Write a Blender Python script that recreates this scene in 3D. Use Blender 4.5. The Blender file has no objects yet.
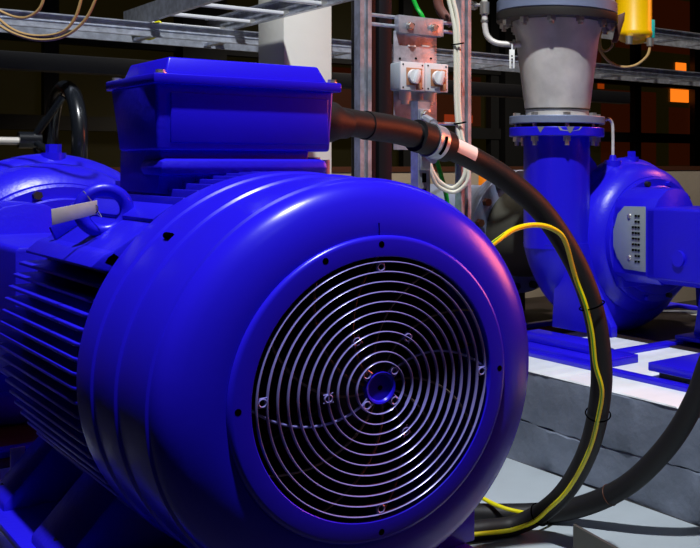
import bpy, bmesh, math, random
from mathutils import Vector, Matrix
random.seed(4)
C = bpy.context.scene.collection
PI = math.pi
ZA = .81            # height of the motor shaft above the floor
V = Vector

# ------------------------------------------------------------------ materials
def mat(name, col, rough=.5, metal=0., bump=0., bscale=40., var=0., vscale=6., coat=0., col2=None, emit=None, estr=0., spec=None):
    m = bpy.data.materials.new(name); m.use_nodes = True
    nt = m.node_tree; b = nt.nodes['Principled BSDF']
    b.inputs['Base Color'].default_value = (*col, 1)
    b.inputs['Roughness'].default_value = rough
    b.inputs['Metallic'].default_value = metal
    if spec is not None: b.inputs['Specular IOR Level'].default_value = spec
    if coat: b.inputs['Coat Weight'].default_value = coat; b.inputs['Coat Roughness'].default_value = .12
    tc = nt.nodes.new('ShaderNodeTexCoord')
    if var or col2:
        n = nt.nodes.new('ShaderNodeTexNoise'); n.inputs['Scale'].default_value = vscale; n.inputs['Detail'].default_value = 6
        nt.links.new(tc.outputs['Object'], n.inputs['Vector'])
        r = nt.nodes.new('ShaderNodeValToRGB')
        c2 = col2 if col2 else tuple(c * (1 - var) for c in col)
        r.color_ramp.elements[0].position = .38; r.color_ramp.elements[1].position = .62
        r.color_ramp.elements[0].color = (*c2, 1); r.color_ramp.elements[1].color = (*col, 1)
        nt.links.new(n.outputs['Fac'], r.inputs['Fac']); nt.links.new(r.outputs['Color'], b.inputs['Base Color'])
    if bump:
        n2 = nt.nodes.new('ShaderNodeTexNoise'); n2.inputs['Scale'].default_value = bscale; n2.inputs['Detail'].default_value = 4
        nt.links.new(tc.outputs['Object'], n2.inputs['Vector'])
        bp = nt.nodes.new('ShaderNodeBump'); bp.inputs['Strength'].default_value = bump; bp.inputs['Distance'].default_value = .01
        nt.links.new(n2.outputs['Fac'], bp.inputs['Height']); nt.links.new(bp.outputs['Normal'], b.inputs['Normal'])
    if emit:
        b.inputs['Emission Color'].default_value = (*emit, 1); b.inputs['Emission Strength'].default_value = estr
    return m
M = {
 'blue': mat('blue_enamel', (.016, .008, .70), .26, bump=.03, bscale=18, spec=.32),
 'cast': mat('blue_cast_paint', (.014, .008, .66), .33, bump=.10, bscale=70, spec=.38),
 'ring': mat('glint_blue_wire', (.21, .20, .56), .26, .1),  # base lightened to carry the pale overhead glint on the rings
 'darkmetal': mat('dark_metal', (.035, .032, .03), .5, .5),
 'brownmetal': mat('brown_metal', (.17, .125, .09), .5, .3),
 'hole': mat('black_hole', (.001, .001, .001), .9, spec=0.),
 'galv': mat('galvanised_steel', (.60, .64, .72), .36, .6, bump=.1, bscale=90, var=.3, vscale=30),
 'greyflange': mat('grey_painted_flange', (.20, .24, .36), .45, .2, bump=.1, bscale=60),
 'shadeflange': mat('shade_dark_flange', (.06, .055, .05), .5, .6),  # metal darkened for the shade under the valve flange
 'stainless': mat('brushed_stainless', (.74, .70, .64), .40, .12, bump=.06, bscale=120, var=.22, vscale=9),
 'dullpipe': mat('dull_green_grey_pipe', (.055, .055, .042), .7, .1, bump=.05),
 'bolt': mat('zinc_bolt', (.62, .60, .55), .35, .85),
 'rubber': mat('black_rubber', (.009, .009, .010), .55, spec=.3, bump=.08, bscale=80),
 'blackgloss': mat('black_gloss', (.008, .010, .014), .26, coat=.3),
 'blacksteel': mat('black_painted_steel', (.006, .006, .008), .5, spec=.3),
 'yg': mat('yellow_sheath', (.72, .66, .0), .4),
 'gs': mat('green_stripe', (.04, .30, .02), .4),
 'green': mat('green_sheath', (.0, .42, .03), .4),
 'white': mat('white_plastic', (.72, .73, .74), .35),
 'cream': mat('cream_sheath', (.78, .76, .62), .4),
 'greyp': mat('pale_grey_plastic', (.42, .47, .5), .4),
 'orangep': mat('orange_brown_plate', (.45, .20, .10), .5),
 'tag': mat('brass_grey_tag', (.66, .61, .53), .42, .2, var=.15, vscale=40),
 'tagwhite': mat('white_label', (.85, .85, .80), .4),
 'gplate': mat('grey_guard_plate', (.34, .40, .42), .42, .4, bump=.05),
 'yellow': mat('yellow_enamel', (.90, .52, .0), .35, coat=.2),
 'yellow2': mat('orange_enamel', (.85, .22, .0), .4),
 'hose': mat('brown_hose_rubber', (.16, .06, .045), .45),
 'teal': mat('teal_plastic', (.02, .55, .48), .4),
 'copper': mat('tan_sheath', (.42, .27, .10), .4),
 'floor': mat('pale_concrete', (.44, .50, .54), .5, bump=.12, bscale=14, var=.18, vscale=1.6),
 'darkfloor': mat('dark_concrete', (.028, .028, .03), .6, bump=.12, bscale=14, var=.3, vscale=2),
 'topwhite': mat('white_painted_concrete', (.78, .82, .85), .55, bump=.15, bscale=25, var=.15, vscale=4),
 'side': mat('grey_painted_concrete', (.16, .19, .25), .55, bump=.7, bscale=16, var=.18, vscale=5),
 'brown': mat('brown_rusty_steel', (.022, .010, .007), .6, .2, var=.4),
 'beige': mat('beige_plaster', (.46, .40, .33), .7, bump=.1, col2=(.40, .35, .28), vscale=2),
 'beam': mat('rust_red_beam', (.09, .03, .015), .5, .2),
 'wall': mat('dark_wall', (.012, .009, .006), .8),
 'olive': mat('dark_olive_pane', (.010, .009, .004), .3, emit=(.30, .22, .03), estr=.016),
 'mullion': mat('black_mullion', (.004, .004, .004), .6),
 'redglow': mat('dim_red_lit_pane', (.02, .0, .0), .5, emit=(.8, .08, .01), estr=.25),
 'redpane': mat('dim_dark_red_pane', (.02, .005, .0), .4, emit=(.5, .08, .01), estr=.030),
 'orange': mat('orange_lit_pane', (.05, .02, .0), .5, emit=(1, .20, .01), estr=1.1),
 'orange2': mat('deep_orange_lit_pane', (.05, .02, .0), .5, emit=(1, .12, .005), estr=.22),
 'pillar': mat('off_white_painted_pillar', (.80, .79, .70), .5, bump=.05, var=.08, vscale=3),
 'plate': mat('grey_green_plate', (.085, .09, .08), .45, .4, bump=.15, bscale=60),
 'lamp': mat('lamp_glass', (.8, .8, .8), .5, emit=(.95, .97, 1), estr=6),
 'paintchip': mat('bare_chipped_metal', (.22, .23, .24), .5, .4),
}

# ------------------------------------------------------------------ shape helpers
class MB:
    def __init__(s): s.bm = bmesh.new()
    def _add(s, verts, faces, smooth=True):
        vs = [s.bm.verts.new(v) for v in verts]
        for f in faces:
            try: fc = s.bm.faces.new([vs[i] for i in f]); fc.smooth = smooth
            except ValueError: pass
        return vs
    def box(s, a, b, bevel=0., rot=None, piv=None):
        x0, x1 = sorted((a[0], b[0])); y0, y1 = sorted((a[1], b[1])); z0, z1 = sorted((a[2], b[2]))
        t = bmesh.new(); bmesh.ops.create_cube(t, size=1)
        for v in t.verts: v.co = V(((x0+x1)/2+v.co.x*(x1-x0), (y0+y1)/2+v.co.y*(y1-y0), (z0+z1)/2+v.co.z*(z1-z0)))
        if bevel: bmesh.ops.bevel(t, geom=t.edges[:], offset=bevel, segments=2, affect='EDGES', profile=.5)
        if rot:
            p = V(piv) if piv else V(((x0+x1)/2, (y0+y1)/2, (z0+z1)/2))
            bmesh.ops.rotate(t, verts=t.verts[:], cent=p, matrix=rot)
        s.merge(t); return s
    def merge(s, t):
        idx = {v: i for i, v in enumerate(t.verts)}
        s._add([v.co.copy() for v in t.verts], [[idx[v] for v in f.verts] for f in t.faces]); t.free()
    def prism(s, pts, d, bevel=0.):
        """pts: coplanar 3D points; d: extrusion vector"""
        t = bmesh.new(); n = len(pts); d = V(d)
        a = [t.verts.new(p) for p in pts]; b = [t.verts.new(V(p)+d) for p in pts]
        t.faces.new(a); t.faces.new(b[::-1])
        for i in range(n): t.faces.new((a[i], b[i], b[(i+1) % n], a[(i+1) % n]))
        bmesh.ops.recalc_face_normals(t, faces=t.faces[:])
        if bevel: bmesh.ops.bevel(t, geom=t.edges[:], offset=bevel, segments=2, affect='EDGES', profile=.5)
        s.merge(t); return s
    def frust(s, lo, zl, hi, zh, bevel=0.):
        """box whose bottom rect lo=(x0,x1,y0,y1) and top rect hi differ"""
        t = bmesh.new()
        a = [t.verts.new(p) for p in ((lo[0], lo[2], zl), (lo[1], lo[2], zl), (lo[1], lo[3], zl), (lo[0], lo[3], zl))]
        b = [t.verts.new(p) for p in ((hi[0], hi[2], zh), (hi[1], hi[2], zh), (hi[1], hi[3], zh), (hi[0], hi[3], zh))]
        t.faces.new(a[::-1]); t.faces.new(b)
        for i in range(4): t.faces.new((a[i], a[(i+1) % 4], b[(i+1) % 4], b[i]))
        if bevel: bmesh.ops.bevel(t, geom=t.edges[:], offset=bevel, segments=3, affect='EDGES', profile=.5)
        s.merge(t); return s
    def lathe(s, prof, org, ax, seg=48, closed=False, capend=True):
        """prof: (radius, offset along ax)"""
        ax = V(ax).normalized(); u = ax.orthogonal().normalized(); w = ax.cross(u); org = V(org)
        vs = []; n = len(prof)
        for r, h in prof:
            for k in range(seg):
                a = 2*PI*k/seg; vs.append(org+ax*h+(u*math.cos(a)+w*math.sin(a))*max(r, 1e-5))
        fs = []
        for i in range(n if closed else n-1):
            j = (i+1) % n
            for k in range(seg):
                l = (k+1) % seg; fs.append((i*seg+k, i*seg+l, j*seg+l, j*seg+k))
        if capend and not closed:
            fs.append(tuple(range(seg))[::-1]); fs.append(tuple((n-1)*seg+k for k in range(seg)))
        s._add(vs, fs); return s
    def cyl(s, p0, p1, r, seg=24, r2=None):
        p0 = V(p0); p1 = V(p1); d = p1-p0
        return s.lathe([(r, 0), (r if r2 is None else r2, d.length)], p0, d, seg)
    def tube(s, pts, r, seg=12, closed=False, rr=None):
        pts = [V(p) for p in pts]; n = len(pts); vs = []; fs = []
        up = None
        for i, p in enumerate(pts):
            if closed: t = (pts[(i+1) % n]-pts[i-1])
            else: t = pts[min(i+1, n-1)]-pts[max(i-1, 0)]
            t.normalize()
            if up is None: up = t.orthogonal().normalized()
            up = (up-t*up.dot(t)).normalized(); w = t.cross(up)
            rad = rr[i] if rr else r
            for k in range(seg):
                a = 2*PI*k/seg; vs.append(p+(up*math.cos(a)+w*math.sin(a))*rad)
        for i in range(n if closed else n-1):
            j = (i+1) % n
            for k in range(seg):
                l = (k+1) % seg; fs.append((i*seg+k, i*seg+l, j*seg+l, j*seg+k))
        if not closed: fs.append(tuple(range(seg))[::-1]); fs.append(tuple((n-1)*seg+k for k in range(seg)))
        s._add(vs, fs); return s
    def ring(s, c, ax, R, r, seg=64, rs=8, r2=None):
        """torus; r radial half thickness, r2 axial half thickness"""
        r2 = r2 or r
        prof = [(R+r*math.cos(2*PI*k/rs), r2*math.sin(2*PI*k/rs)) for k in range(rs)]
        return s.lathe(prof, c, ax, seg, closed=True)
    def hexa(s, p, ax, r, h):
        ax = V(ax).normalized(); return s.cyl(p, V(p)+ax*h, r, 6)
    def build(s, name, m, parent=None, angle=32):
        bmesh.ops.recalc_face_normals(s.bm, faces=s.bm.faces[:])
        me = bpy.data.meshes.new(name)
        off = parent_world(parent)
        if off is None:
            # origin at the base centre of the mesh
            xs = [v.co for v in s.bm.verts]
            off = V(((min(v.x for v in xs)+max(v.x for v in xs))/2, (min(v.y for v in xs)+max(v.y for v in xs))/2, min(v.z for v in xs)))
            loc = off
        else: loc = V((0, 0, 0))
        bmesh.ops.translate(s.bm, verts=s.bm.verts[:], vec=-off)
        s.bm.to_mesh(me); s.bm.free()
        me.materials.append(M[m]); me.set_sharp_from_angle(angle=math.radians(angle))
        o = bpy.data.objects.new(name, me); C.objects.link(o); o.location = loc
        if parent: o.parent = parent
        return o
def parent_world(p):
    if p is None: return None
    v = V((0, 0, 0))
    while p: v = v+p.location; p = p.parent
    return v
def A(x, y, z): return V((x, y, z+ZA))
def empty(name, loc):
    o = bpy.data.objects.new(name, None); C.objects.link(o); o.location = loc; o.empty_display_size = .1; return o
def tag(o, label=None, cat=None, group=None, kind=None):
    if label: o['label'] = label
    if cat: o['category'] = cat
    if group: o['group'] = group
    if kind: o['kind'] = kind
    return o
def copy_tree(o, parent=None):
    c = o.copy(); C.objects.link(c)
    if parent: c.parent = parent
    for ch in list(o.children): copy_tree(ch, c)
    return c
def spline(pts, n=10, closed=False):
    P = [V(p) for p in pts]; out = []; L = len(P)
    for i in range(L if closed else L-1):
        if closed: a, b, c, d = P[i-1], P[i], P[(i+1) % L], P[(i+2) % L]
        else: a, b, c, d = P[max(i-1, 0)], P[i], P[i+1], P[min(i+2, L-1)]
        for k in range(n):
            t = k/n
            out.append(.5*((2*b)+(c-a)*t+(2*a-5*b+4*c-d)*t*t+(3*b-a-3*c+d)*t**3))
    if not closed: out.append(P[-1])
    return out

# ------------------------------------------------------------------ setting
MB().box((-4, -3, -.1), (10, 9, 0)).build('floor', 'darkfloor')['kind'] = 'structure'  # kept dark so little light bounces up onto the machines
MB().box((-4, -3.1, 0), (10, -3, 8.2)).build('wall_front', 'wall')['kind'] = 'structure'
MB().box((10, -3, 0), (10.1, 9, 8.2)).build('wall_right', 'wall')['kind'] = 'structure'
tag(MB().box((.5, -.4, .0005), (1.56, 3.9, .004), .001).build('pale_floor_slab', 'floor'), 'pale grey concrete walkway between the two plinths', 'flooring')  # pale part of the floor, split off so the rest stays dark
MB().box((-4, 6.6, 0), (10, 6.75, 8.2)).build('wall_back', 'wall')['kind'] = 'structure'
MB().box((-4, -3, 8.2), (10, 9, 8.3)).build('ceiling', 'wall')['kind'] = 'structure'
MB().box((-4.15, -3, 0), (-4, 9, 8.2)).build('wall_left', 'wall')['kind'] = 'structure'

# background glazed partition: panes with black mullions
part_ = tag(empty('glazed_partition', (3, 6.3, 0)), 'dark glazed partition with black mullions far behind the cable trays', 'partition')
f = MB()
for x in [-3.6+k*.92 for k in range(15)]: f.box((x-.045, 6.28, 0), (x+.045, 6.36, 5.1))
for z in (.05, 1.45, 2.05, 3.1, 4.2, 5.05): f.box((-3.7, 6.27, z-.05), (9.4, 6.37, z+.05))
for x in (-.75, 2.0, 4.9): f.box((x-.16, 6.2, 0), (x+.16, 6.4, 5.1))
f.build('mullion_frame', 'mullion', part_)
MB().box((-3.7, 6.40, .05), (9.4, 6.42, 5.05)).build('dark_panes', 'olive', part_)
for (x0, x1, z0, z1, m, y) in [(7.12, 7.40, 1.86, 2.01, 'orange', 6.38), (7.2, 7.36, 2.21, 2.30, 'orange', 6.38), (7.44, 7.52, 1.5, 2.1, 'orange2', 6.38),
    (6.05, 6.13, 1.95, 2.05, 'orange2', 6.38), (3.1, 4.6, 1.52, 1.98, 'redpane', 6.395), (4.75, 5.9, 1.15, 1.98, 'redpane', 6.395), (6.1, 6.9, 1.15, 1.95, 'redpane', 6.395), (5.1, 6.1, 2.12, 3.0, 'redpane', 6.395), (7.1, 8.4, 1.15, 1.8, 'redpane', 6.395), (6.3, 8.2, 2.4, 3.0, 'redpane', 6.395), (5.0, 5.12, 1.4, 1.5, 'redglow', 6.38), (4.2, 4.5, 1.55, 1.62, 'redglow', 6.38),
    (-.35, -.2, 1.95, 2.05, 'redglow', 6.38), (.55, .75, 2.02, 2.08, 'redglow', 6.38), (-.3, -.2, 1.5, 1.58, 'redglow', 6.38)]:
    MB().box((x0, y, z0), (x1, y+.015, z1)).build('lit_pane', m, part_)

tag(MB().box((-2.5, 4.5, 0), (9.5, 4.7, 1.115)).build('parapet_wall', 'beige'), 'low beige plastered wall running behind both pumps', 'wall')
tag(MB().box((-2.5, 4.495, 1.115), (9.5, 4.705, 1.15)).build('coping_rail', 'beam'), 'rust red rail capping the low beige wall', 'rail')

# plinths
p1 = tag(empty('machine_plinth', (-.2, 1.7, 0)), 'concrete plinth carrying the near motor and its pump', 'plinth')
MB().box((-.42, .12, 0), (.33, 2.9, .362), .008).build('plinth_body', 'darkfloor', p1)
MB().box((-.415, 1.16, .362), (.325, 1.62, .3655), .0012).build('painted_top', 'topwhite', p1)
MB().box((-.415, 1.625, .362), (.325, 2.89, .3655), .0012).build('brown_top', 'brown', p1)  # browned in place of shade, so the plinth top throws no sheen
def ragged_box(x0, x1, y0, y1, z0, z1, amp):
    m = MB(); n = 160; vs = []; fs = []
    for i in range(n+1):
        y = y0+(y1-y0)*i/n; a = random.uniform(-amp, amp)+amp*math.sin(y*9)
        vs += [(x0+abs(a), y, z1), (x1, y, z1), (x0, y, z1-.004), (x1, y, z0), (x0, y, z0)]
    for i in range(n):
        b = i*5; c = b+5
        fs += [(b, c, c+1, b+1), (b, b+2, c+2, c), (b+2, b+4, c+4, c+2), (b+1, c+1, c+3, b+3), (b+4, b+3, c+3, c+4)]
    e = n*5; fs += [(0, 1, 3, 4, 2), (e, e+2, e+4, e+3, e+1)]
    m._add(vs, fs, False); return m
p2 = tag(empty('machine_plinth', (2.4, 1.7, 0)), 'grey painted concrete plinth with white top under the far pump', 'plinth')
def wavy_side(z0, z1, off):
    m = MB(); n = 140; vs = []; fs = []; y0, y1 = -1.6, 3.4
    for i in range(n+1):
        y = y0+(y1-y0)*i/n; w = .004*math.sin(y*7+off)+random.uniform(-.003, .003); w2 = .003*math.sin(y*5+2*off)
        e = .007*math.sin(y*3.3)+random.uniform(-.003, .003)
        b = z0+(e if z0 > .01 else 0); t = z1+(e if z1 < .3 else 0)
        vs += [(1.575+w2, y, b), (1.572+w, y, b+.008), (1.574+w, y, (b+t)/2), (1.572+w, y, t-.006), (1.577+w2, y, t), (3.3, y, t), (3.3, y, b)]
    for i in range(n):
        for k in range(7):
            l = (k+1) % 7; fs.append((i*7+k, i*7+l, i*7+7+l, i*7+7+k))
    fs.append(tuple(range(7))); fs.append(tuple(n*7+k for k in range(7))[::-1])
    m._add(vs, fs); return m
wavy_side(0, .165, 1.).build('lower_lift', 'side', p2)
wavy_side(.169, .361, 2.3).build('upper_lift', 'side', p2)
ragged_box(1.572, 3.29, -1.6, 2.25, .361, .366, .006).build('painted_top', 'topwhite', p2)
MB().box((1.58, 2.26, .361), (3.29, 3.38, .3655), .001).build('brown_top', 'brown', p2)  # rear of the top in brown instead of white

# low beams and pillar behind
pil = MB(); pil.box((1.0, 2.6, 0), (1.215, 2.86, 3.6), .006)
tag(pil.build('concrete_pillar', 'pillar'), 'off-white square pillar behind the blue terminal box', 'pillar')
bc = tag(empty('black_column', (1.03, 2.0, 0)), 'pair of black vertical ducts right of the first galvanised post', 'column')
MB().box((1.02, 1.98, 0), (1.085, 2.06, 3.4), .008).build('duct', 'blacksteel', bc)
MB().box((1.095, 1.98, 0), (1.155, 2.06, 3.4), .012).build('duct', 'blacksteel', bc)

# ------------------------------------------------------------------ baseplates
def baseplate(X, x_off, label, y0, y1, extras):
    r = tag(empty('baseplate', (X, (y0+y1)/2, .366)), label, 'baseplate')
    for sgn in (-1, 1):
        MB().box((X+sgn*x_off-.02, y0, .366), (X+sgn*x_off+.02, y1, .386), .003).build('side_rail', 'blue', r)
    for y in extras: MB().box((X-x_off+.02, y-.03, .366), (X+x_off-.02, y+.03, .385), .003).build('cross_member', 'blue', r)
    return r
b1 = baseplate(0, .345, 'blue steel baseplate under the near motor', .15, 2.5, (.25, 1.0, 1.75, 2.45))
b2 = baseplate(2.50, .735, 'blue steel baseplate on the white-topped far plinth', -1.2, 2.6, (1.68, 2.5))
MB().box((2.32, -1.15, .3665), (3.05, 2.5, .372)).build('drip_tray', 'brown', b2)
pd = MB(); pd.box((1.81, .35, .395), (2.4, 1.26, .427), .004); pd.build('motor_pad', 'blue', b2)
MB().box((1.85, .4, .366), (2.3, 1.24, .395)).build('pad_riser', 'blacksteel', b2)
for y0 in (1.5,):
    MB().box((1.775, y0, .366), (1.99, 2.16, .40), .004).build('foot_pad', 'blue', b2)
MB().box((1.84, 1.62, .4), (1.95, 2.1, .436), .006).build('foot_block', 'blue', b2)

# ------------------------------------------------------------------ electric motor
mo = tag(empty('electric_motor', (0, .55, ZA-.355)), 'big bright blue electric motor with round fan grille in the foreground', 'motor')
Y = (0, 1, 0)
G0 = A(0, 0, 0)
cov = [(.2405, .008), (.2430, .0035), (.252, .0035), (.275, .0075), (.300, .0165), (.316, .027), (.3255, .040), (.3292, .054), (.3296, .060),
       (.3332, .063), (.3340, .068), (.3340, .186), (.3376, .190), (.3386, .195), (.3386, .292), (.3420, .296), (.3428, .301), (.3428, .371),
       (.3385, .371), (.337, .30), (.327, .07), (.31, .035), (.24, .012)]
fc = MB().lathe(cov, G0, Y, 128, closed=True).build('fan_cover', 'blue', mo, 28)
MB().box(A(-.0006, .0028, .2432), A(.0006, .008, .262)).build('seam', 'hole', fc)
# slotted screw in the cover's upper left, and one mirrored
for a in (-45,):
    a = math.radians(a); d = V((math.sin(a), 0, math.cos(a))); t = V((math.cos(a), 0, -math.sin(a)))
    p = G0+d*.3405+V((0, .245, 0))
    MB().tube([p-V((0, .012, 0)), p+V((0, .012, 0))], .0055, 10).build('cover_slot', 'hole', fc)
# grille
gr = MB().lathe([(.2085, -.003), (.2085, .008), (.2425, .008), (.2425, .002), (.2412, -.0012), (.2385, -.0036), (.235, -.0045), (.2100, -.0045)], G0, Y, 128, closed=True).build('grille_plate', 'blue', mo)
for deg in (0, -24.5, 90, 180, 270):
    a = math.radians(deg); p = G0+V((math.sin(a)*.2285, -.0004, math.cos(a)*.2285))-V((0, .0043, 0))
    MB().cyl(p, p+V((0, .003, 0)), .0050, 16).build('screw_hole', 'hole', gr)
for k in range(11):
    R = .2003-.0159*k
    MB().ring(A(0, -.0005, 0), Y, R, .0014, 112, 8, .0042).build('grille_ring', 'ring', mo)
hubp = MB(); hubp.lathe([(.0001, .0005), (.020, .0005), (.0222, -.003), (.0250, -.004), (.0262, -.001), (.0262, .008), (.0001, .009)], G0, Y, 48, capend=False)
hubp.build('grille_hub', 'blue', mo)
MB().cyl(A(0, .0, 0), A(0, .0045, 0), .004, 16).build('hub_hole', 'hole', mo)
def boss(r, deg):
    a = math.radians(deg); d = V((math.sin(a), 0, math.cos(a))); t = V((math.cos(a), 0, -math.sin(a)))
    m = MB(); c = A(0, -.001, 0)+d*r
    m.ring(c, Y, .0058, .0016, 20, 8, .003)
    for s_ in (-1, 1):
        m.tube([c+t*s_*.006+d*.008, c+t*s_*.007-d*.008], .0014, 6)
    m.build('grille_boss', 'ring', mo)
for deg in (0, 90, 180, 272): boss(.192, deg)
for deg in (33, 150, 268, 332): boss(.089, deg)
for deg in (45, 135, 225, 315): boss(.034, deg)
for k in range(12):      # curved spokes behind the rings
    pts = []
    for j in range(15):
        t = j/14; r = .209-.183*t; a = math.radians(270+30*k)-math.radians(44)*t
        pts.append(A(math.sin(a)*r, .0065, math.cos(a)*r))
    MB().tube(pts, .0022, 6).build('grille_spoke', 'ring' if k in (0, 6) else 'brownmetal', mo)  # left and right spokes paler, their highlight put into the colour
# dark fan
fn = MB(); fn.lathe([(.001, .055), (.06, .055), (.07, .07), (.075, .15), (.001, .15)], G0, Y, 32); fan = fn.build('fan', 'darkmetal', mo)
for k in range(9):
    a = 2*PI*k/9; d = V((math.sin(a), 0, math.cos(a))); t = V((math.cos(a), 0, -math.sin(a)))
    MB().prism([G0+d*.07+V((0, .07, 0)), G0+d*.235+V((0, .09, 0))+t*.01, G0+d*.235+V((0, .16, 0))+t*.01, G0+d*.07+V((0, .16, 0))], t*.004).build('fan_blade', 'darkmetal', fan)
MB().lathe([(.001, .19), (.27, .19), (.28, .2), (.28, .34), (.001, .34)], G0, Y, 48).build('rear_shield', 'blacksteel', mo)
# frame body
MB().lathe([(.001, .34), (.268, .34), (.27, .36), (.27, .955), (.001, .955)], G0, Y, 64).build('motor_frame', 'cast', mo)
MB().lathe([(.001, .935), (.28, .935), (.295, .945), (.297, .96), (.297, .985), (.28, 1.0), (.19, 1.03), (.12, 1.05), (.12, 1.08), (.001, 1.08)], G0, Y, 64).build('end_shield', 'cast', mo)
MB().cyl(A(0, 1.05, 0), A(0, 1.24, 0), .04).build('shaft', 'bolt', mo)
# side fins
zf = [.1755-.0237*k for k in range(20)]
for side in (-1, 1):
    for z in zf:
        xo = math.sqrt(.3425**2-z*z); xi = math.sqrt(max(.265**2-z*z, .0001)) if abs(z) < .264 else .06
        th = .0042
        pts = [A(side*(xi-.02), .372, z), A(side*(xo-.012), .372, z), A(side*(xo-.002), .388, z), A(side*xo, .40, z), A(side*xo, .935, z), A(side*(xo-.012), .948, z), A(side*(xi-.02), .948, z)]
        MB().prism([p-V((0, 0, th/2+.001)) for p in pts], (0, 0, th+.002), .0012).build('side_fin', 'cast', mo)
# top fins
for k in range(-8, 9):
    x = k*.0242+.0005; zo = math.sqrt(.3415**2-x*x); th = .0055
    if abs(k) > 7: pass
    y1 = .935
    pts = [A(x, .372, .24), A(x, .372, zo-.008), A(x, .382, zo), A(x, y1, zo), A(x, y1, .24)]
    MB().prism([p-V((th/2, 0, 0)) for p in pts], (th, 0, 0), .0012).build('top_fin', 'cast', mo)
# corner pads (45 degree zones) with lifting boss
for s_ in (-1, 1):
    q = [(-.305*s_, .190), (-.298*s_, .203), (-.213*s_, .262), (-.203*s_, .262), (-.19*s_, .20), (-.23*s_, .15)]
    MB().prism([A(x, .373, z) for x, z in q], (0, .43, 0), .004).build('corner_pad', 'cast', mo)
    q = [(-.322*s_, .186), (-.300*s_, .206), (-.285*s_, .212), (-.25*s_, .18), (-.25*s_, .16)]
    MB().prism([A(x, .373, z) for x, z in q], (0, .44, 0), .004).build('corner_rail', 'cast', mo)
    q = [(-.226*s_, .262), (-.19*s_, .287), (-.182*s_, .255), (-.21*s_, .225)]
    MB().prism([A(x, .373, z) for x, z in q], (0, .56, 0), .003).build('corner_rail', 'cast', mo)
    MB().prism([A(-.290*s_, .72, .21), A(-.215*s_, .72, .262), A(-.225*s_, .72, .30), A(-.30*s_, .72, .235)], (0, .012, 0), .003).build('corner_rib', 'cast', mo)
# lifting eyebolt: ring stands facing the fan end
ey = MB(); c = A(-.252, .55, .272)
ey.ring(c, (0.12, 1, 0), .0378, .0122, 56, 14)
ey.cyl(c-V((-.028, 0, .030)), c-V((-.052, 0, .056)), .015, 20); ey.cyl(c-V((-.040, 0, .043)), c-V((-.046, 0, .049)), .024, 24)
ey.build('lifting_eye', 'cast', mo)
# terminal box
tb = MB().frust((-.173, .168, .510, .735), ZA+.3815, (-.177, .176, .508, .778), ZA+.508, .006).build('terminal_box', 'cast', mo)
MB().box(A(-.150, .5055, .396), A(.162, .515, .490), .002).build('front_panel', 'blue', tb)
MB().frust((-.165, .12, .53, .76), ZA+.30, (-.163, .13, .525, .765), ZA+.384, .004).build('box_neck', 'cast', tb)
MB().box(A(-.172, .497, .333), A(.16, .62, .366), .014).build('neck_pad', 'cast', tb)
lid = MB().box(A(-.184, .494, .5045), A(.186, .786, .5235), .003).build('lid', 'blue', tb)
MB().frust((-.158, .165, .514, .766), ZA+.5225, (-.147, .150, .529, .751), ZA+.5575, .004).build('lid_crown', 'blue', lid)
for (x, y) in ((-.166, .513), (.172, .51), (-.168, .768), (.172, .768)):
    m = MB(); m.hexa(A(x, y, .5235), (0, 0, 1), .0085, .0075); m.cyl(A(x, y, .5235), A(x, y, .5255), .011, 16); m.build('lid_bolt', 'bolt', lid)
MB().box(A(.175, .57, .405), A(.186, .71, .50), .003).build('gland_plate', 'cast', tb)
gl = MB(); gd = V((1, .14, -.10)).normalized(); gp = A(.184, .615, .452)
gl.lathe([(.030, 0), (.044, .004), (.047, .022), (.044, .045), (.034, .065), (.031, .085), (.001, .085)], gp, gd, 32)
gl.build('cable_gland', 'rubber', tb)
# right rear blanking plugs seen below box
m = MB(); m.cyl(A(.155, .56, .335), A(.155, .56, .37), .014, 18); m.cyl(A(.19, .58, .335), A(.19, .58, .365), .011, 18); m.build('blanking_plug', 'greyp', mo)
# feet
for (s_, y0) in ((-1, .46), (1, .46), (-1, .88), (1, .88)):
    q = [(s_*.20, -.20), (s_*.235, -.20), (s_*.345, -.325), (s_*.345, -.3545), (s_*.14, -.3545), (s_*.14, -.22)]
    L = .20 if y0 < .6 else .12
    m = MB(); m.prism([A(x, y0, z) for x, z in q], (0, L, 0), .005); ft = m.build('foot', 'cast', mo)
    MB().hexa(A(s_*.315, y0+.09, -.322), (0, 0, 1), .018, .016).build('foot_bolt', 'darkmetal', ft)
MB().box(A(-.365, .40, -.3548), A(.365, 1.05, -.338), .004).build('foot_rail', 'cast', mo)
MB().box(A(.30, .42, -.33), A(.36, .60, -.25), .006).build('foot_web', 'cast', mo)
MB().box(A(-.30, 1.045, -.30), A(-.272, 1.05, -.255), .001).build('rating_plate', 'tag', mo)

# blue riser pedestal between baseplate and motor
pdm = tag(empty('motor_pedestal', (0, .65, .386)), 'blue steel riser frame carrying the near motor', 'pedestal')
MB().box((-.36, .20, .3865), (-.20, 1.02, .4545), .004).build('riser', 'blue', pdm)
MB().box((.22, .30, .3865), (.385, 1.30, .4545), .004).build('riser', 'blue', pdm)

# metal tag wired to the lifting eye
tg = tag(empty('name_tag', A(-.305, .515, .25)), 'blank pale metal tag wired to the blue lifting ring on the near motor', 'tag')
MB().prism([A(-.3445, .519, .2775), A(-.2715, .519, .2915), A(-.2715, .519, .2665), A(-.3430, .519, .2495)], (0, .0016, 0), .0005).build('tag_plate', 'tag', tg)
MB().ring(A(-.274, .52, .276), (1, .3, 0), .007, .0009, 20, 6).build('tag_wire', 'darkmetal', tg)
tag(MB().tube(spline([A(-.274, .523, .27), A(-.262, .53, .262), A(-.285, .545, .305), A(-.284, .556, .300)], 6), .0009, 6).build('binding_wire', 'bolt'), 'thin bright wire twisted around the blue lifting ring', 'wire')

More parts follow.
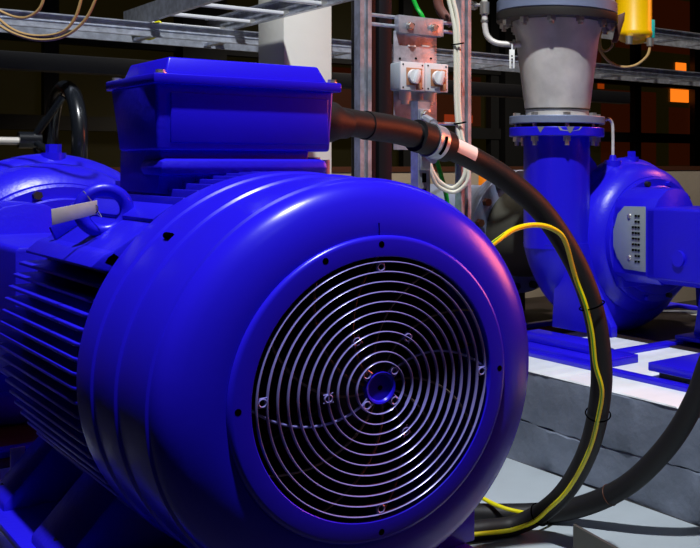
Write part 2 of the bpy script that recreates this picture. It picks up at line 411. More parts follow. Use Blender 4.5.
# ------------------------------------------------------------------ pumps
def pump(X, label):
    r = tag(empty('centrifugal_pump', (X, 2.0, .386)), label, 'pump')
    yc = 2.15
    # scroll: tube radius grows round the casing and ends in the discharge pipe
    m = MB(); seg = 22; n = 60; vs = []; fs = []
    for i in range(n+1):
        t = i/n; a = math.radians(200-372*t)   # 200deg = tongue, upper left; runs over the top, right, bottom to the left
        a = math.radians(160-340*t)
        rho = .086+.066*t; Rc = .290+.13*t**5
        for k in range(seg):
            b = 2*PI*k/seg; rr = Rc+rho*math.cos(b)
            vs.append(A(X+rr*math.cos(a), yc+rho*1.05*math.sin(b), rr*math.sin(a)))
    for i in range(n):
        for k in range(seg):
            l = (k+1) % seg; fs.append((i*seg+k, i*seg+l, (i+1)*seg+l, (i+1)*seg+k))
    fs += [tuple(range(seg)), tuple(n*seg+k for k in range(seg))]
    m._add(vs, fs); sc = m.build('volute_casing', 'cast', r)
    MB().lathe([(.001, 2.28), (.33, 2.26), (.362, 2.2), (.366, 2.13), (.358, 2.05), (.345, 1.995), (.315, 1.965), (.30, 1.955), (.001, 1.955)], A(X, 0, 0), Y, 72).build('casing_shell', 'cast', r)
    MB().lathe([(.001, 1.925), (.288, 1.925), (.296, 1.93), (.296, 1.96), (.001, 1.96)], A(X, 0, 0), Y, 72).build('casing_cover', 'cast', r)
    MB().lathe([(.001, 1.90), (.25, 1.90), (.255, 1.905), (.255, 1.93), (.001, 1.93)], A(X, 0, 0), Y, 72).build('cover_step', 'cast', r)
    for k in range(12):
        a = 2*PI*(k+.5)/12
        MB().hexa(A(X+.273*math.cos(a), 1.925, .273*math.sin(a)), (0, -1, 0), .013, .022).build('cover_bolt', 'darkmetal' if k % 2 else 'cast', r)
    # discharge pipe and flange
    dp = MB().lathe([(.152, -.02), (.152, .481)], A(X-.42, yc, 0), (0, 0, 1), 48).build('discharge_pipe', 'cast', r)
    MB().lathe([(.12, .481), (.215, .481), (.217, .484), (.217, .518), (.215, .521), (.12, .521)], A(X-.42, yc, 0), (0, 0, 1), 56, closed=True).build('discharge_flange', 'cast', dp)
    for a0, a1, zb in ((-128, -98, .500), (-152, -143, .494), (-118, -108, .492)):
        pts = [(a0, .5205), (a0+3, zb+.004), ((a0+a1)/2, zb), (a1-4, zb+.006), (a1, .5205)]
        m = MB(); vs = []; n_ = len(pts)
        for rad in (.2165, .2182):
            for a, z in pts: vs.append(A(X-.42+rad*math.cos(math.radians(a)), yc+rad*math.sin(math.radians(a)), z))
        m._add(vs, [tuple(range(n_)), tuple(range(2*n_-1, n_-1, -1))]+[(i, (i+1) % n_, n_+(i+1) % n_, n_+i) for i in range(n_)])
        m.build('bare_patch', 'paintchip', dp)
    MB().prism([A(X-.27, yc-.006, .44), A(X-.19, yc-.006, .36), A(X-.13, yc-.006, .25), A(X-.27, yc-.006, .12)], (0, .012, 0)).build('gusset', 'cast', r)
    # bearing bracket
    xb = X-.155; xc = X-.160
    MB().prism([A(xc-.125, 1.905, .13), A(xc-.125, 1.905, .165), A(xc-.10, 1.905, .205), A(xc-.05, 1.905, .243), A(xc, 1.905, .252), A(xc+.05, 1.905, .247), A(xc+.085, 1.905, .225), A(xc+.115, 1.905, .18), A(xc+.12, 1.905, .13), A(xc+.12, 1.905, -.12), A(xc+.08, 1.905, -.17), A(xc-.08, 1.905, -.17), A(xc-.125, 1.905, -.13)], (0, -.255, 0), .006).build('bearing_bracket', 'cast', r)
    MB().prism([A(xb-.13, 1.70, .16), A(xb-.122, 1.70, .169), A(xb+.152, 1.70, .169), A(xb+.16, 1.70, .16), A(xb+.16, 1.70, -.12), A(xb+.10, 1.70, -.165), A(xb-.07, 1.70, -.165), A(xb-.13, 1.70, -.135)], (0, -.55, 0), .006).build('bearing_housing', 'cast', r)
    MB().prism([A(xb-.12, 1.93, .12), A(xb-.10, 1.93, .20), A(xb+.12, 1.93, .20), A(xb+.18, 1.93, .12), A(xb+.18, 1.93, -.12), A(xb+.1, 1.93, -.2), A(xb-.1, 1.93, -.2), A(xb-.12, 1.93, -.12)], (0, -.05, 0), .006).build('bracket_flange', 'cast', r)
    MB().cyl(A(X-.277, 1.50, -.04), A(X-.298, 1.50, -.04), .034, 28).build('inspection_boss', 'cast', r)
    MB().cyl(A(xb, 1.15, 0), A(xb, 1.09, 0), .09, 32).build('coupling', 'darkmetal', r)
    # support leg
    MB().prism([A(X-.03, 1.60, -.12), A(X-.03, 1.50, -.12), A(X-.03, 1.38, -.41), A(X-.03, 1.66, -.41)], (.03, 0, 0)).build('support_gusset', 'cast', r)
    MB().box(A(X-.11, 1.34, -.424), A(X+.11, 1.70, -.405), .003).build('support_foot', 'cast', r)
    # main feet
    for s_ in (-1, 1):
        MB().prism([A(X+s_*.49, 2.10, -.374), A(X+s_*.49, 1.70, -.374), A(X+s_*.49, 1.70, -.33), A(X+s_*.47, 1.86, -.15), A(X+s_*.47, 2.10, -.10)], (-s_*.035, 0, 0), .004).build('casing_foot', 'cast', r)
    # perforated guard plate, bent
    gp_ = MB(); xg = X-.292
    gp_.prism([A(xg, 1.70, .172), A(xg, 1.835, .170), A(xg-.003, 1.875, .135), A(xg-.003, 1.905, .06), A(xg-.003, 1.905, -.01), A(xg-.003, 1.88, -.06), A(xg, 1.835, -.108), A(xg, 1.70, -.112)], (.004, 0, 0), .001)
    gpo = gp_.build('guard_plate', 'gplate', r)
    hm = MB()
    for row in range(9):
        for c_ in range(3 if 1 < row < 7 else 2):
            yy = 1.74+.018*c_; zz = .130-.025*row
            hm.box(A(xg-.004, yy-.006, zz-.0045), A(xg+.001, yy+.006, zz+.0045))
    hm.build('perforation', 'hole', gpo)
    for z in (.128, -.055): MB().lathe([(.012, 0), (.009, .006), (.001, .008)], A(xg, 1.80, z), (-1, 0, 0), 16).build('guard_screw', 'bolt', gpo)
    m = MB(); m.cyl(A(X+.02, 2.12, .35), A(X+.02, 2.12, .392), .035, 24); m.hexa(A(X+.02, 2.12, .391), (0, 0, 1), .022, .028); m.build('vent_plug', 'cast', r)
    return r
pump2 = pump(2.512, 'blue centrifugal pump on the far plinth, under the stainless reducer')
pump1 = copy_tree(pump2); pump1.location.x = .015
pump1['label'] = 'blue centrifugal pump behind the near motor, at left edge'
pump2['group'] = pump1['group'] = 'blue centrifugal pumps'
# support blocks for pump 1
blk = tag(empty('support_block', (0, 2.05, .3865)), 'blue steel support block under the left pump', 'support')
for s_ in (-1, 1): MB().box((s_*.50, 1.96, .3865), (s_*.26, 2.14, .4345), .004).build('block', 'blue', blk)

# small vent pipe on far pump
vp = MB(); vp.tube(spline([A(2.37, 2.13, .565), A(2.385, 2.12, .57), A(2.405, 2.12, .55), A(2.41, 2.12, .50), A(2.41, 2.12, .42), A(2.41, 2.12, .375)], 8), .0075, 10)
vpo = tag(empty('vent_pipe', A(2.41, 2.12, .33)), 'thin silver hooked vent pipe on top of the far pump', 'pipe')
vp.build('pipe', 'stainless', vpo)
MB().lathe([(.001, .335), (.04, .335), (.04, .374), (.02, .376), (.014, .40), (.001, .40)], A(2.41, 2.12, 0), (0, 0, 1), 24).build('pipe_flange', 'cast', vpo)

# reducer above far pump
cx, cy = 2.095, 2.15
rd = tag(empty('pipe_reducer', A(cx, cy, .536)), 'conical stainless steel pipe reducer standing on the blue pump discharge', 'pipe')
MB().lathe([(.146, .570), (.144, .60), (.150, .615), (.190, .93), (.204, .985), (.206, 1.02), (.19, 1.02), (.13, .60), (.13, .57)], A(cx, cy, 0), (0, 0, 1), 64, closed=True).build('cone', 'stainless', rd)
MB().ring(A(cx, cy, .605), (0, 0, 1), .147, .004, 64, 8).build('weld_bead', 'darkmetal', rd)
lf = MB().lathe([(.12, .538), (.217, .538), (.219, .541), (.219, .569), (.217, .572), (.12, .572)], A(cx, cy, 0), (0, 0, 1), 64, closed=True).build('lower_flange', 'greyflange', rd)
uf = MB().lathe([(.15, 1.0), (.276, 1.0), (.278, 1.004), (.278, 1.036), (.15, 1.036)], A(cx, cy, 0), (0, 0, 1), 64, closed=True).build('upper_flange', 'shadeflange', rd)
MB().lathe([(.11, .5215), (.165, .5215), (.165, .5378), (.11, .5378)], A(cx, cy, 0), (0, 0, 1), 48, closed=True).build('gasket', 'rubber', rd)
for k in range(8):
    a = 2*PI*(k+.5)/8-.06; p = A(cx+.188*math.cos(a), cy+.188*math.sin(a), 0)
    m = MB(); m.cyl(p+V((0, 0, .44)), p+V((0, 0, .585)), .010, 12); m.hexa(p+V((0, 0, .4585)), (0, 0, 1), .018, .022); m.hexa(p+V((0, 0, .5725)), (0, 0, 1), .018, .014); m.build('flange_bolt', 'bolt', rd)
for k in range(12):
    a = 2*PI*(k+.5)/12; p = A(cx+.246*math.cos(a), cy+.246*math.sin(a), 0)
    m = MB(); m.cyl(p+V((0, 0, .965)), p+V((0, 0, 1.20)), .011, 12); m.hexa(p+V((0, 0, .978)), (0, 0, 1), .020, .0215); m.hexa(p+V((0, 0, 1.10)), (0, 0, 1), .02, .02); m.build('flange_bolt', 'bolt', rd)
# valve above
vl = tag(empty('butterfly_valve', A(cx, cy, 1.038)), 'pipe valve with grey lower flange above the conical reducer', 'valve')
MB().lathe([(.15, 1.0385), (.272, 1.0385), (.276, 1.043), (.276, 1.088), (.272, 1.092), (.15, 1.092)], A(cx, cy, 0), (0, 0, 1), 64, closed=True).build('flange', 'greyflange', vl)
MB().lathe([(.17, 1.09), (.20, 1.092), (.205, 1.13), (.205, 1.8), (.17, 1.8)], A(cx, cy, 0), (0, 0, 1), 48, closed=True).build('valve_body', 'stainless', vl)

# instrument pipe left of the reducer
ip = tag(empty('instrument_pipe', A(1.83, 2.1, .93)), 'thin stainless elbow pipe joining the left of the reducer', 'pipe')
def P(u, v, d):
    """a point seen at (u, v) at distance d in front of the lens, in scene coordinates"""
    F, PX, HY, TH = 1005.7, 631.5, 164.4, .7522
    c, s = math.cos(TH), math.sin(TH)
    gx, gz = (380.2-PX)/F*1.6, -(387.7-HY)/F*1.6
    X_, Y_, Z_ = (u-PX)/F*d-gx, d-1.6, -(v-HY)/F*d-gz
    return V((X_*c+Y_*s, -X_*s+Y_*c, Z_+ZA))
MB().tube(spline([P(484.5, -60, 4.5), P(484.5, -20, 4.5), P(484.5, 10, 4.5), P(485, 27, 4.5), P(488, 37, 4.5), P(497, 43, 4.5), P(513, 44.5, 4.5), P(525, 44.5, 4.52)], 8), .0135, 14).build('pipe', 'stainless', ip)
m = MB(); m.cyl(P(484.5, 2, 4.5), P(484.5, 14, 4.5), .022, 12); m.build('union_nut', 'bolt', ip)
m = MB(); m.cyl(P(484.5, 20, 4.5), P(484.5, 22, 4.5), .017, 16); m.cyl(P(513, 44.5, 4.5), P(516, 44.5, 4.5), .022, 16); m.build('pipe_collar', 'bolt', ip)
m = MB(); m.cyl(P(468, 5, 4.48), P(484, 5, 4.5), .008, 12); m.hexa(P(471, 5, 4.485), (1, .3, 0), .02, .03); m.build('branch', 'bolt', ip)
tt = tag(empty('white_tag', P(512, 68, 4.46)), 'small white tag hanging under the stainless elbow pipe', 'tag')
a_ = P(512, 59, 4.46)
MB().box(a_-V((.012, .002, .042)), a_+V((.012, .002, .042)), .001, Matrix.Rotation(-.75, 3, 'Z')).build('tag_plate', 'tagwhite', tt)
MB().cyl(P(512, 51, 4.46), P(512, 44, 4.48), .003, 6).build('tag_tie', 'white', tt)
for k in range(3):
    q = P(512, 56+k*3.2, 4.445)
    MB().box(q-V((.003, .001, .004)), q+V((.003, .001, .004)), 0, Matrix.Rotation(-.75, 3, 'Z')).build('printed_mark', 'hole', tt)

# yellow actuator
ya = tag(empty('valve_actuator', P(634, 42, 4.95)), 'yellow cylindrical actuator right of the reducer', 'actuator')
c0 = P(634, 41, 4.95)
MB().lathe([(.001, -.012), (.04, -.012), (.070, .0), (.088, .022), (.092, .03), (.092, .045), (.089, .05), (.089, .60), (.001, .60)], c0, (0, 0, 1), 40).build('housing', 'yellow', ya)
q = P(652, 29, 4.95); MB().box(q-V((.010, .012, .045)), q+V((.010, .012, .045)), .003).build('side_cap', 'teal', ya)
for q0, q1 in ((P(650, 38, 4.9), P(650, 46, 4.9)), (P(629, 36, 4.86), P(629, 44, 4.86))): MB().cyl(q0, q1, .017, 16).build('gland', 'bolt', ya)
m = MB(); m.prism([P(612, 42, 4.72), P(618, 15, 4.72), P(625, 12, 4.72), P(624, 20, 4.72), P(617, 42, 4.72)], (.02, .02, 0), .002); m.build('lever', 'beam', ya)
tag(MB().tube(spline([P(650, 46, 4.9), P(647, 56, 4.88), P(636, 65, 4.86), P(622, 67, 4.84), P(610, 62, 4.82), P(600, 50, 4.8), P(599, 38, 4.8), P(604, 28, 4.8)], 8), .007, 8).build('signal_cable', 'copper'), 'tan cable looping under the yellow actuator', 'cable')
tag(MB().tube(spline([P(612, 40, 4.8), P(612, 46, 4.8), P(606, 51, 4.8), P(601, 48, 4.8), P(600, 38, 4.8), P(602, 26, 4.8)], 8), .006, 8).build('signal_cable', 'copper'), 'short tan cable loop beside the reducer top flange', 'cable')

# suction line behind far pump
su = tag(empty('suction_pipe', A(2.42, 2.6, -.35)), 'large flanged suction pipe behind the far pump', 'pipe')
MB().lathe([(.14, 2.27), (.15, 2.3), (.235, 2.78), (.24, 2.85), (.20, 2.85), (.12, 2.27)], A(2.42, 0, 0), Y, 56, closed=True).build('cone', 'dullpipe', su)
fl = MB().lathe([(.20, 2.84), (.322, 2.84), (.326, 2.845), (.326, 2.88), (.20, 2.88)], A(2.42, 0, 0), Y, 72, closed=True).build('flange', 'greyflange', su)
MB().lathe([(.18, 2.882), (.326, 2.882), (.326, 2.92), (.24, 2.92), (.24, 4.2), (.18, 4.2)], A(2.42, 0, 0), Y, 72, closed=True).build('pipe_run', 'greyflange', su)
for k in range(16):
    a = 2*PI*(k+.5)/16
    MB().hexa(A(2.42+.29*math.cos(a), 2.84, .29*math.sin(a)), (0, -1, 0), .021, .028).build('flange_bolt', 'beam' if k in (6, 7) else 'darkmetal', fl)
MB().box(A(2.32, 2.95, -.445), A(2.52, 3.2, -.20), .01).build('pipe_support', 'blacksteel', su)

# gate valve handwheel behind the near pump
gv = tag(empty('gate_valve', (-.7, 3.24, 0)), 'valve with glossy black handwheel behind the left pump', 'valve')
wc = A(.34, 3.24, .455)
hw = MB().ring(wc, (1, 0, 0), .222, .030, 72, 18).build('handwheel', 'blackgloss', gv)
hc = wc-V((.12, 0, 0))
for k in range(4):
    a = 2*PI*k/4+.5; MB().tube([hc, wc+V((-.03, math.cos(a)*.20, math.sin(a)*.20))], .014, 10).build('wheel_spoke', 'blackgloss', hw)
MB().cyl(hc-V((.05, 0, 0)), hc+V((.03, 0, 0)), .034, 24).build('wheel_hub', 'blackgloss', hw)
MB().cyl((-.62, 3.24, hc.z-.005), (hc.x-.04, 3.24, hc.z-.005), .016, 16).build('stem', 'stainless', gv)
m = MB(); m.box((-.86, 3.1, ZA+.30), (-.62, 3.38, ZA+.6), .03); m.build('bonnet', 'blacksteel', gv)
MB().cyl((-.74, 3.24, 0), (-.74, 3.24, ZA+.31), .10, 32).build('riser_pipe', 'blacksteel', gv)

# ------------------------------------------------------------------ cable trays
def long_tray(x0, x1, y, z, w, label, h=.06, rungs=True):
    r = tag(empty('cable_tray', ((x0+x1)/2, y, z)), label, 'cable tray')
    for yy in (y, y+w):
        m = MB(); q = [(0, 0), (0, h), (.018, h), (.018, h-.005), (.004, h-.005), (.004, h*.55), (.009, h*.5), (.004, h*.45), (.004, .005), (.018, .005), (.018, 0)]
        sg = 1 if yy > y else -1
        m.prism([V((x0, yy+sg*a, z+b)) for a, b in q], (x1-x0, 0, 0)); m.build('side_rail', 'galv', r)
    x = x0+.1
    while x < x1:
        MB().box((x, y+.004, z+.006), (x+.03, y+w-.004, z+.018)).build('rung', 'galv', r); x += .3
    return r
long_tray(-1.6, 5.2, 2.98, ZA+.885, .24, 'long galvanised cable tray running across behind machine and pillar')
long_tray(2.75, 5.2, 2.98, ZA+1.135, .24, 'upper short galvanised cable tray behind the yellow actuator')
# ladder tray running towards the back over the terminal box
lt = tag(empty('ladder_tray', (.78, 2.8, ZA+.95)), 'ladder cable tray with bright rungs running from front to back above the motor', 'cable tray')
for xx, sg in ((.585, 1), (.955, -1)):
    q = [(0, 0), (0, .075), (.02*sg, .075), (.02*sg, .070), (.005*sg, .070), (.005*sg, .045), (.010*sg, .0375), (.005*sg, .03), (.005*sg, .005), (.02*sg, .005), (.02*sg, 0)]
    MB().prism([V((xx+a, 1.85, ZA+.950+b)) for a, b in q], (0, 1.45, 0)).build('side_rail', 'galv', lt)
for k in range(4):
    y = 3.12-.33*k
    m = MB(); m.box((.59, y-.016, ZA+.955), (.95, y+.016, ZA+.968), .002); m.build('rung', 'white', lt)
    MB().box((.93, y-.02, ZA+.951), (.956, y+.02, ZA+.972)).build('rung_clip', 'bolt', lt)
tag(MB().box((-1.5, 3.7, ZA+.78), (4.0, 3.8, ZA+.86), .004).build('steel_beam', 'blacksteel'), 'dark steel beam behind and below the long cable tray', 'beam')

# coiled cables hanging upper left
coils = [([(-15, 8), (-5, 22), (15, 34), (40, 40), (65, 36), (85, 20), (97, -5), (100, -25)], 'copper', 'outermost drooping tan cable of the three at upper left', 2.9),
         ([(-15, 0), (0, 20), (18, 32), (40, 36), (62, 32), (75, 18), (82, -5), (84, -25)], 'copper', 'middle brown cable of the three drooping at upper left', 2.95),
         ([(-20, 0), (0, 11), (15, 17), (28, 17), (40, 8), (46, -10)], 'copper', 'shortest cable loop of the three at upper left', 3.0)]
for pts, m_, lb, d in coils:
    tag(MB().tube(spline([P(u, v, d) for u, v in pts], 8), .0042, 8).build('hanging_cable', m_), lb, 'cable')
tag(MB().tube(spline([P(148, 26, 4.3), P(160, 22, 4.3), P(159, 33, 4.3), P(150, 39, 4.3), P(140, 36, 4.3), P(128, 33, 4.4)], 8), .005, 8).build('tray_cable', 'yg'), 'short yellow wire hanging from the ladder tray end', 'cable')

# ------------------------------------------------------------------ strut frame with switches
def strut(x, y, w, z0, z1, name, label):
    m = MB(); h = w/2; t = .004
    q = [(-h, -h), (-h*.35, -h), (-h*.35, -h+.012), (-h*.35+t*.2, -h+.012), (-h+t, -h+t), (-h+t, h-t), (h-t, h-t), (h-t, -h+t), (h*.35, -h+.012), (h*.35, -h), (h, -h), (h, h), (-h, h)]
    m.prism([V((x+a, y+b, z0)) for a, b in q], (0, 0, z1-z0))
    return tag(m.build(name, 'galv'), label, 'post')
strut(.826, 1.6, .041, 0, 3.4, 'strut_post', 'left galvanised strut post of the switch frame')
strut(1.219, 1.6, .041, 0, 3.4, 'strut_post', 'right galvanised strut post of the switch frame, beside the white cables')
for v0, lb in ((18, 'upper'), (27, 'lower')):
    z = P(400, v0, 3.42).z
    tag(MB().cyl((.8465, 1.592, z), (1.1985, 1.592, z), .0065, 10).build('cross_rod', 'galv'), lb+' of two bright rods between the strut posts near the top', 'rod')
z = P(440, 123, 3.5).z
tag(MB().cyl((.8465, 1.61, z), (1.1985, 1.61, z), .006, 10).build('cross_rod', 'galv'), 'bright rod between the strut posts behind the cable clamp', 'rod')
# switch plate
def px_x(u, y=1.57):    # x on plane y
    a = P(u, 100, 1.0); b = P(u, 100, 2.0); d = b-a; return (a+d*((y-a.y)/d.y)).x
def px_z(u, v, y=1.57):
    a = P(u, v, 1.0); b = P(u, v, 2.0); d = b-a; return (a+d*((y-a.y)/d.y)).z
sp = tag(empty('mounting_plate', (px_x(417), 1.57, px_z(417, 170))), 'folded grey metal plate carrying the two white switches', 'plate')
x0, x1 = px_x(394), px_x(437)
MB().box((x0, 1.571, px_z(417, 150)), (x1, 1.575, px_z(417, 33)), .001).build('back_plate', 'galv', sp)
x0b, x1b = px_x(396), px_x(441)
MB().box((x0b, 1.552, px_z(417, 35)), (x1b, 1.582, px_z(417, 17.5)), .002).build('top_channel', 'galv', sp)
for u, v in ((407, 26.5), (431, 28.5)):
    p = V((px_x(u), 1.552, px_z(u, v)))
    m = MB(); m.cyl(p, p-V((0, .004, 0)), .014, 18); m.hexa(p, (0, -1, 0), .010, .014); m.build('plate_bolt', 'bolt', sp)
    MB().cyl(p+V((.014, 0, .006)), p+V((.014, -.001, .006)), .005, 10).build('slot_hole', 'hole', sp)
for u in (408, 422): MB().box((px_x(u), 1.568, px_z(u, 46.2)), (px_x(u+7.5), 1.571, px_z(u, 44.8))).build('vent_slit', 'tagwhite', sp)
for u in (400, 416, 431): MB().cyl(V((px_x(u), 1.5695, px_z(u, 58.5))), V((px_x(u), 1.571, px_z(u, 58.5))), .004, 10).build('slot_hole', 'hole', sp)
for i, (u0, u1, v0, v1) in enumerate(((399.5, 424, 61.5, 89.5), (424.5, 447.5, 63, 91))):
    lb = ('left', 'right')[i]
    yf = 1.50; xa, xb = px_x(u0+1, yf), px_x(u1, yf); za, zb = px_z(u0, v1, yf), px_z(u0, v0, yf)
    s_ = tag(empty('rotary_switch', ((xa+xb)/2, 1.54, za)), lb+' white rotary isolator switch on the mounting plate', 'switch', 'rotary isolator switches')
    MB().box((xa, 1.507, za), (xb, 1.5705, zb), .006).build('enclosure', 'greyp', s_)
    MB().box((xa-.001, 1.497, za-.001), (xb+.001, 1.508, zb+.001), .003).build('front_cover', 'white', s_)
    cxs, czs = (xa+xb)/2+.004, (za+zb)/2
    MB().box((cxs-.029, 1.494, czs-.030), (cxs+.031, 1.4975, czs+.028), .001).build('dial_plate', 'orangep', s_)
    m = MB(); m.lathe([(.024, 0), (.022, .012), (.001, .013)], (cxs-.002, 1.495, czs), (0, -1, 0), 28)
    m.box((cxs-.007, 1.47, czs-.026), (cxs+.008, 1.485, czs+.022), .003, Matrix.Rotation(.25, 3, 'Y')); m.build('knob', 'white', s_)
    MB().box((cxs+.006, 1.468, czs-.045), (cxs+.014, 1.494, czs-.022), .001).build('padlock_hasp', 'orangep', s_)
    for dx in (0, 1):
        for dz in (0, 1):
            p = V((xa+.008+dx*(xb-xa-.016), 1.497, za+.008+dz*(zb-za-.016)))
            MB().cyl(p, p-V((0, .001, 0)), .003, 8).build('cover_screw', 'hole', s_)
    m = MB(); m.cyl((cxs-.008, 1.54, za-.001), (cxs-.008, 1.54, za-.032), .020, 20); m.cyl((cxs-.008, 1.54, za-.03), (cxs-.008, 1.54, za-.045), .014, 16); m.build('cable_gland', 'cream', s_)

# green cable, white cable pair
tag(MB().tube(spline([P(411, -30, 3.55), P(413, -4, 3.55), P(417, 8, 3.55), P(424, 22, 3.55), P(428, 60, 3.6), P(431, 110, 3.6), P(436, 155, 3.6), P(441, 175, 3.6), P(447, 200, 3.6), P(450, 240, 3.6)], 8), .0082, 10).build('green_cable', 'green'), 'bright green cable hanging behind the white switches', 'cable')
for k, (dx, lb) in enumerate(((0, 'left'), (4.6, 'right'))):
    tag(MB().tube(spline([P(446+dx, -30, 3.5), P(448+dx, -4, 3.5), P(452+dx, 14, 3.5), P(455+dx*.8, 32, 3.5), P(455.5+dx*.8, 60, 3.5), P(456+dx*.7, 100, 3.5), P(458+dx*.7, 130, 3.5), P(462+dx*.7, 150, 3.5), P(465+dx*.8, 168, 3.5), P(462+dx, 180+dx*.6, 3.5), P(452+dx*.4, 188+dx*.9, 3.5), P(440-dx*.3, 182+dx*.9, 3.48), P(433-dx*.2, 172+dx*.6, 3.46), P(429, 160, 3.45), P(424, 140, 3.45)], 8), .0072, 10).build('white_cable', 'cream'),
        lb+' of two white cables looping down the right strut post', 'cable', 'white cables on the right strut post')
for (u, v, lb) in ((457.5, 44, 'upper'), (460, 123, 'lower')):
    m = MB(); c_ = P(u, v, 3.495); m.tube([c_+V((.0185*math.cos(a)*.73, .0185*math.cos(a)*-.68+.014*math.sin(a), .003*math.cos(a))) for a in [2*PI*k/16 for k in range(16)]], .003, 6, True)
    tag(m.build('cable_tie', 'hole'), lb+' black cable tie around the white cables', 'cable tie')

# ------------------------------------------------------------------ clamp bracket and thick cables
bk = tag(empty('cable_bracket', (.60, .82, 0)), 'steel strut bracket with band clamp holding the thick motor cable', 'bracket')
bx, by, bw = .586, .845, .036
zt = P(421, 100, 2.58).z
m = MB(); q = [(-bw/2, -bw/2), (bw/2, -bw/2), (bw/2, bw/2), (bw/2-.004, bw/2), (bw/2-.004, -bw/2+.004), (-bw/2+.004, -bw/2+.004), (-bw/2+.004, bw/2), (-bw/2, bw/2)]
m.prism([V((bx+a, by+b, 0)) for a, b in q], (0, 0, zt)); m.build('strut', 'galv', bk)
MB().box((bx-.018, by-.018, zt-.002), (bx+.018, by+.018, zt+.001)).build('end_cap', 'galv', bk)
for dz in (-.16, -.20, -.24): MB().box((bx-.006, by-bw/2-.001, zt+dz-.012), (bx+.006, by-bw/2, zt+dz+.012)).build('strut_slot', 'hole', bk)
cab = [(.245, .628, .452), (.325, .654, .445), (.445, .706, .436), (.581, .744, .407), (.703, .767, .367), (.805, .753, .308), (.905, .728, .217), (.984, .695, .085), (1.034, .676, -.05), (1.063, .676, -.193), (1.081, .701, -.312), (1.106, .773, -.459), (1.127, .89, -.607), (1.135, 1.02, -.717), (1.085, 1.108, -.775), (.987, 1.151, -.777), (.85, 1.22, -.777), (.6, 1.35, -.777), (.45, 1.5, -.777)]
cpts = spline([A(*p) for p in cab], 10)
kc = tag(empty('power_cable', A(1.0, .75, -.775)), 'thick black cable arching from the near motor terminal box to the floor', 'cable')
MB().tube(cpts, .031, 20).build('sheath', 'rubber', kc)
def frame_at(pts, t):
    i = int(t*(len(pts)-1)); i = max(1, min(len(pts)-2, i)); return pts[i], (pts[i+1]-pts[i-1]).normalized()
# shrink sleeve near the gland, liner under the clamp
MB().tube(cpts[10:24], .0335, 20).build('shrink_sleeve', 'rubber', kc)
MB().tube(cpts[24:33], .0405, 24).build('clamp_liner', 'rubber', kc)
lbp = cpts[30:39]
m = MB(); n = len(lbp)
vs = []; fs = []
for i, p in enumerate(lbp):
    t = (lbp[min(i+1, n-1)]-lbp[max(i-1, 0)]).normalized(); out = (V((-.55, -.83, .12))); out = (out-t*out.dot(t)).normalized(); w = t.cross(out)
    for rad in (.0325, .035):
        for a in [-.55+.275*k for k in range(5)]:
            vs.append(p+(out*math.cos(a-.3)+w*math.sin(a-.3))*rad)
for i in range(n-1):
    for k in range(4):
        b = i*10+k; fs += [(b, b+1, b+11, b+10), (b+5, b+15, b+16, b+6)]
    b = i*10; fs += [(b, b+10, b+15, b+5), (b+4, b+9, b+19, b+14)]
fs += [(0, 5, 6, 7, 8, 9, 4, 3, 2, 1), tuple((n-1)*10+k for k in (0, 1, 2, 3, 4, 9, 8, 7, 6, 5))]
m._add(vs, fs); m.build('cable_marker', 'tagwhite', kc)
for t in (.44, .575, .735):
    p, d = frame_at(cpts, t); MB().ring(p+V((-.004, -.005, 0)), d, .036, .0022, 32, 6).build('cable_tie', 'hole', kc)
# band clamp
p, d = frame_at(cpts, 28/(len(cpts)-1))
bd = MB(); bd.lathe([(.0408, -.017), (.0440, -.017), (.0440, .017), (.0408, .017)], p+d*.004, d, 40, closed=True); bdo = bd.build('band_clamp', 'galv', bk)
out = V((-.62, -.78, 0)); out = (out-d*out.dot(d)).normalized(); w = d.cross(out)
sl = MB(); sl.tube([p+d*.004+(out*math.cos(a)+w*math.sin(a))*.0438 for a in [-.55+.11*k for k in range(11)]], .0045, 8); sl.build('band_slot', 'hole', bdo)
for za_, zb_, zc_, dz_ in ((.055, .022, .045, .046), (.18, .12, .13, -.046)):
    m = MB(); m.box((bx-.016, by-bw/2-.006, zt-za_), (bx+.016, by-bw/2-.0008, zt-zb_), .002)
    m.tube([V((bx, by-bw/2-.004, zt-zc_)), p+d*.004+V((0, 0, dz_))], .011, 8); m.build('clamp_tab', 'galv', bk)
m = MB(); q = V((bx, by-bw/2-.006, zt-.038)); m.hexa(q, (0, -1, 0), .011, .012); m.cyl(q, q-V((0, .002, 0)), .014, 16); m.build('clamp_bolt', 'bolt', bk)
m = MB(); q = V((bx-.004, by-bw/2-.006, zt-.137)); m.hexa(q, (0, -1, 0), .009, .010); m.build('clamp_bolt', 'darkmetal', bk)

cab2 = [(1.45, .48, .05), (1.437, .53, -.10), (1.419, .589, -.228), (1.401, .633, -.352), (1.379, .709, -.483), (1.35, .819, -.608), (1.322, .927, -.69), (1.28, 1.049, -.752), (1.21, 1.142, -.776), (1.109, 1.222, -.776), (1.0, 1.33, -.776), (.8, 1.5, -.776), (.5, 1.75, -.776)]
c2 = [(1.9, .35, .42), (1.62, .38, .33), (1.49, .42, .2)]+cab2
c2p = spline([A(*p) for p in c2], 10)
k2 = tag(empty('power_cable', A(1.3, .9, -.776)), 'thick black cable curving up from the floor to the right edge', 'cable')
MB().tube(c2p, .034, 20).build('sheath', 'rubber', k2)
p, d = frame_at(c2p, .60); MB().ring(p, d, .0345, .0015, 32, 6).build('cable_tie', 'beam', k2)

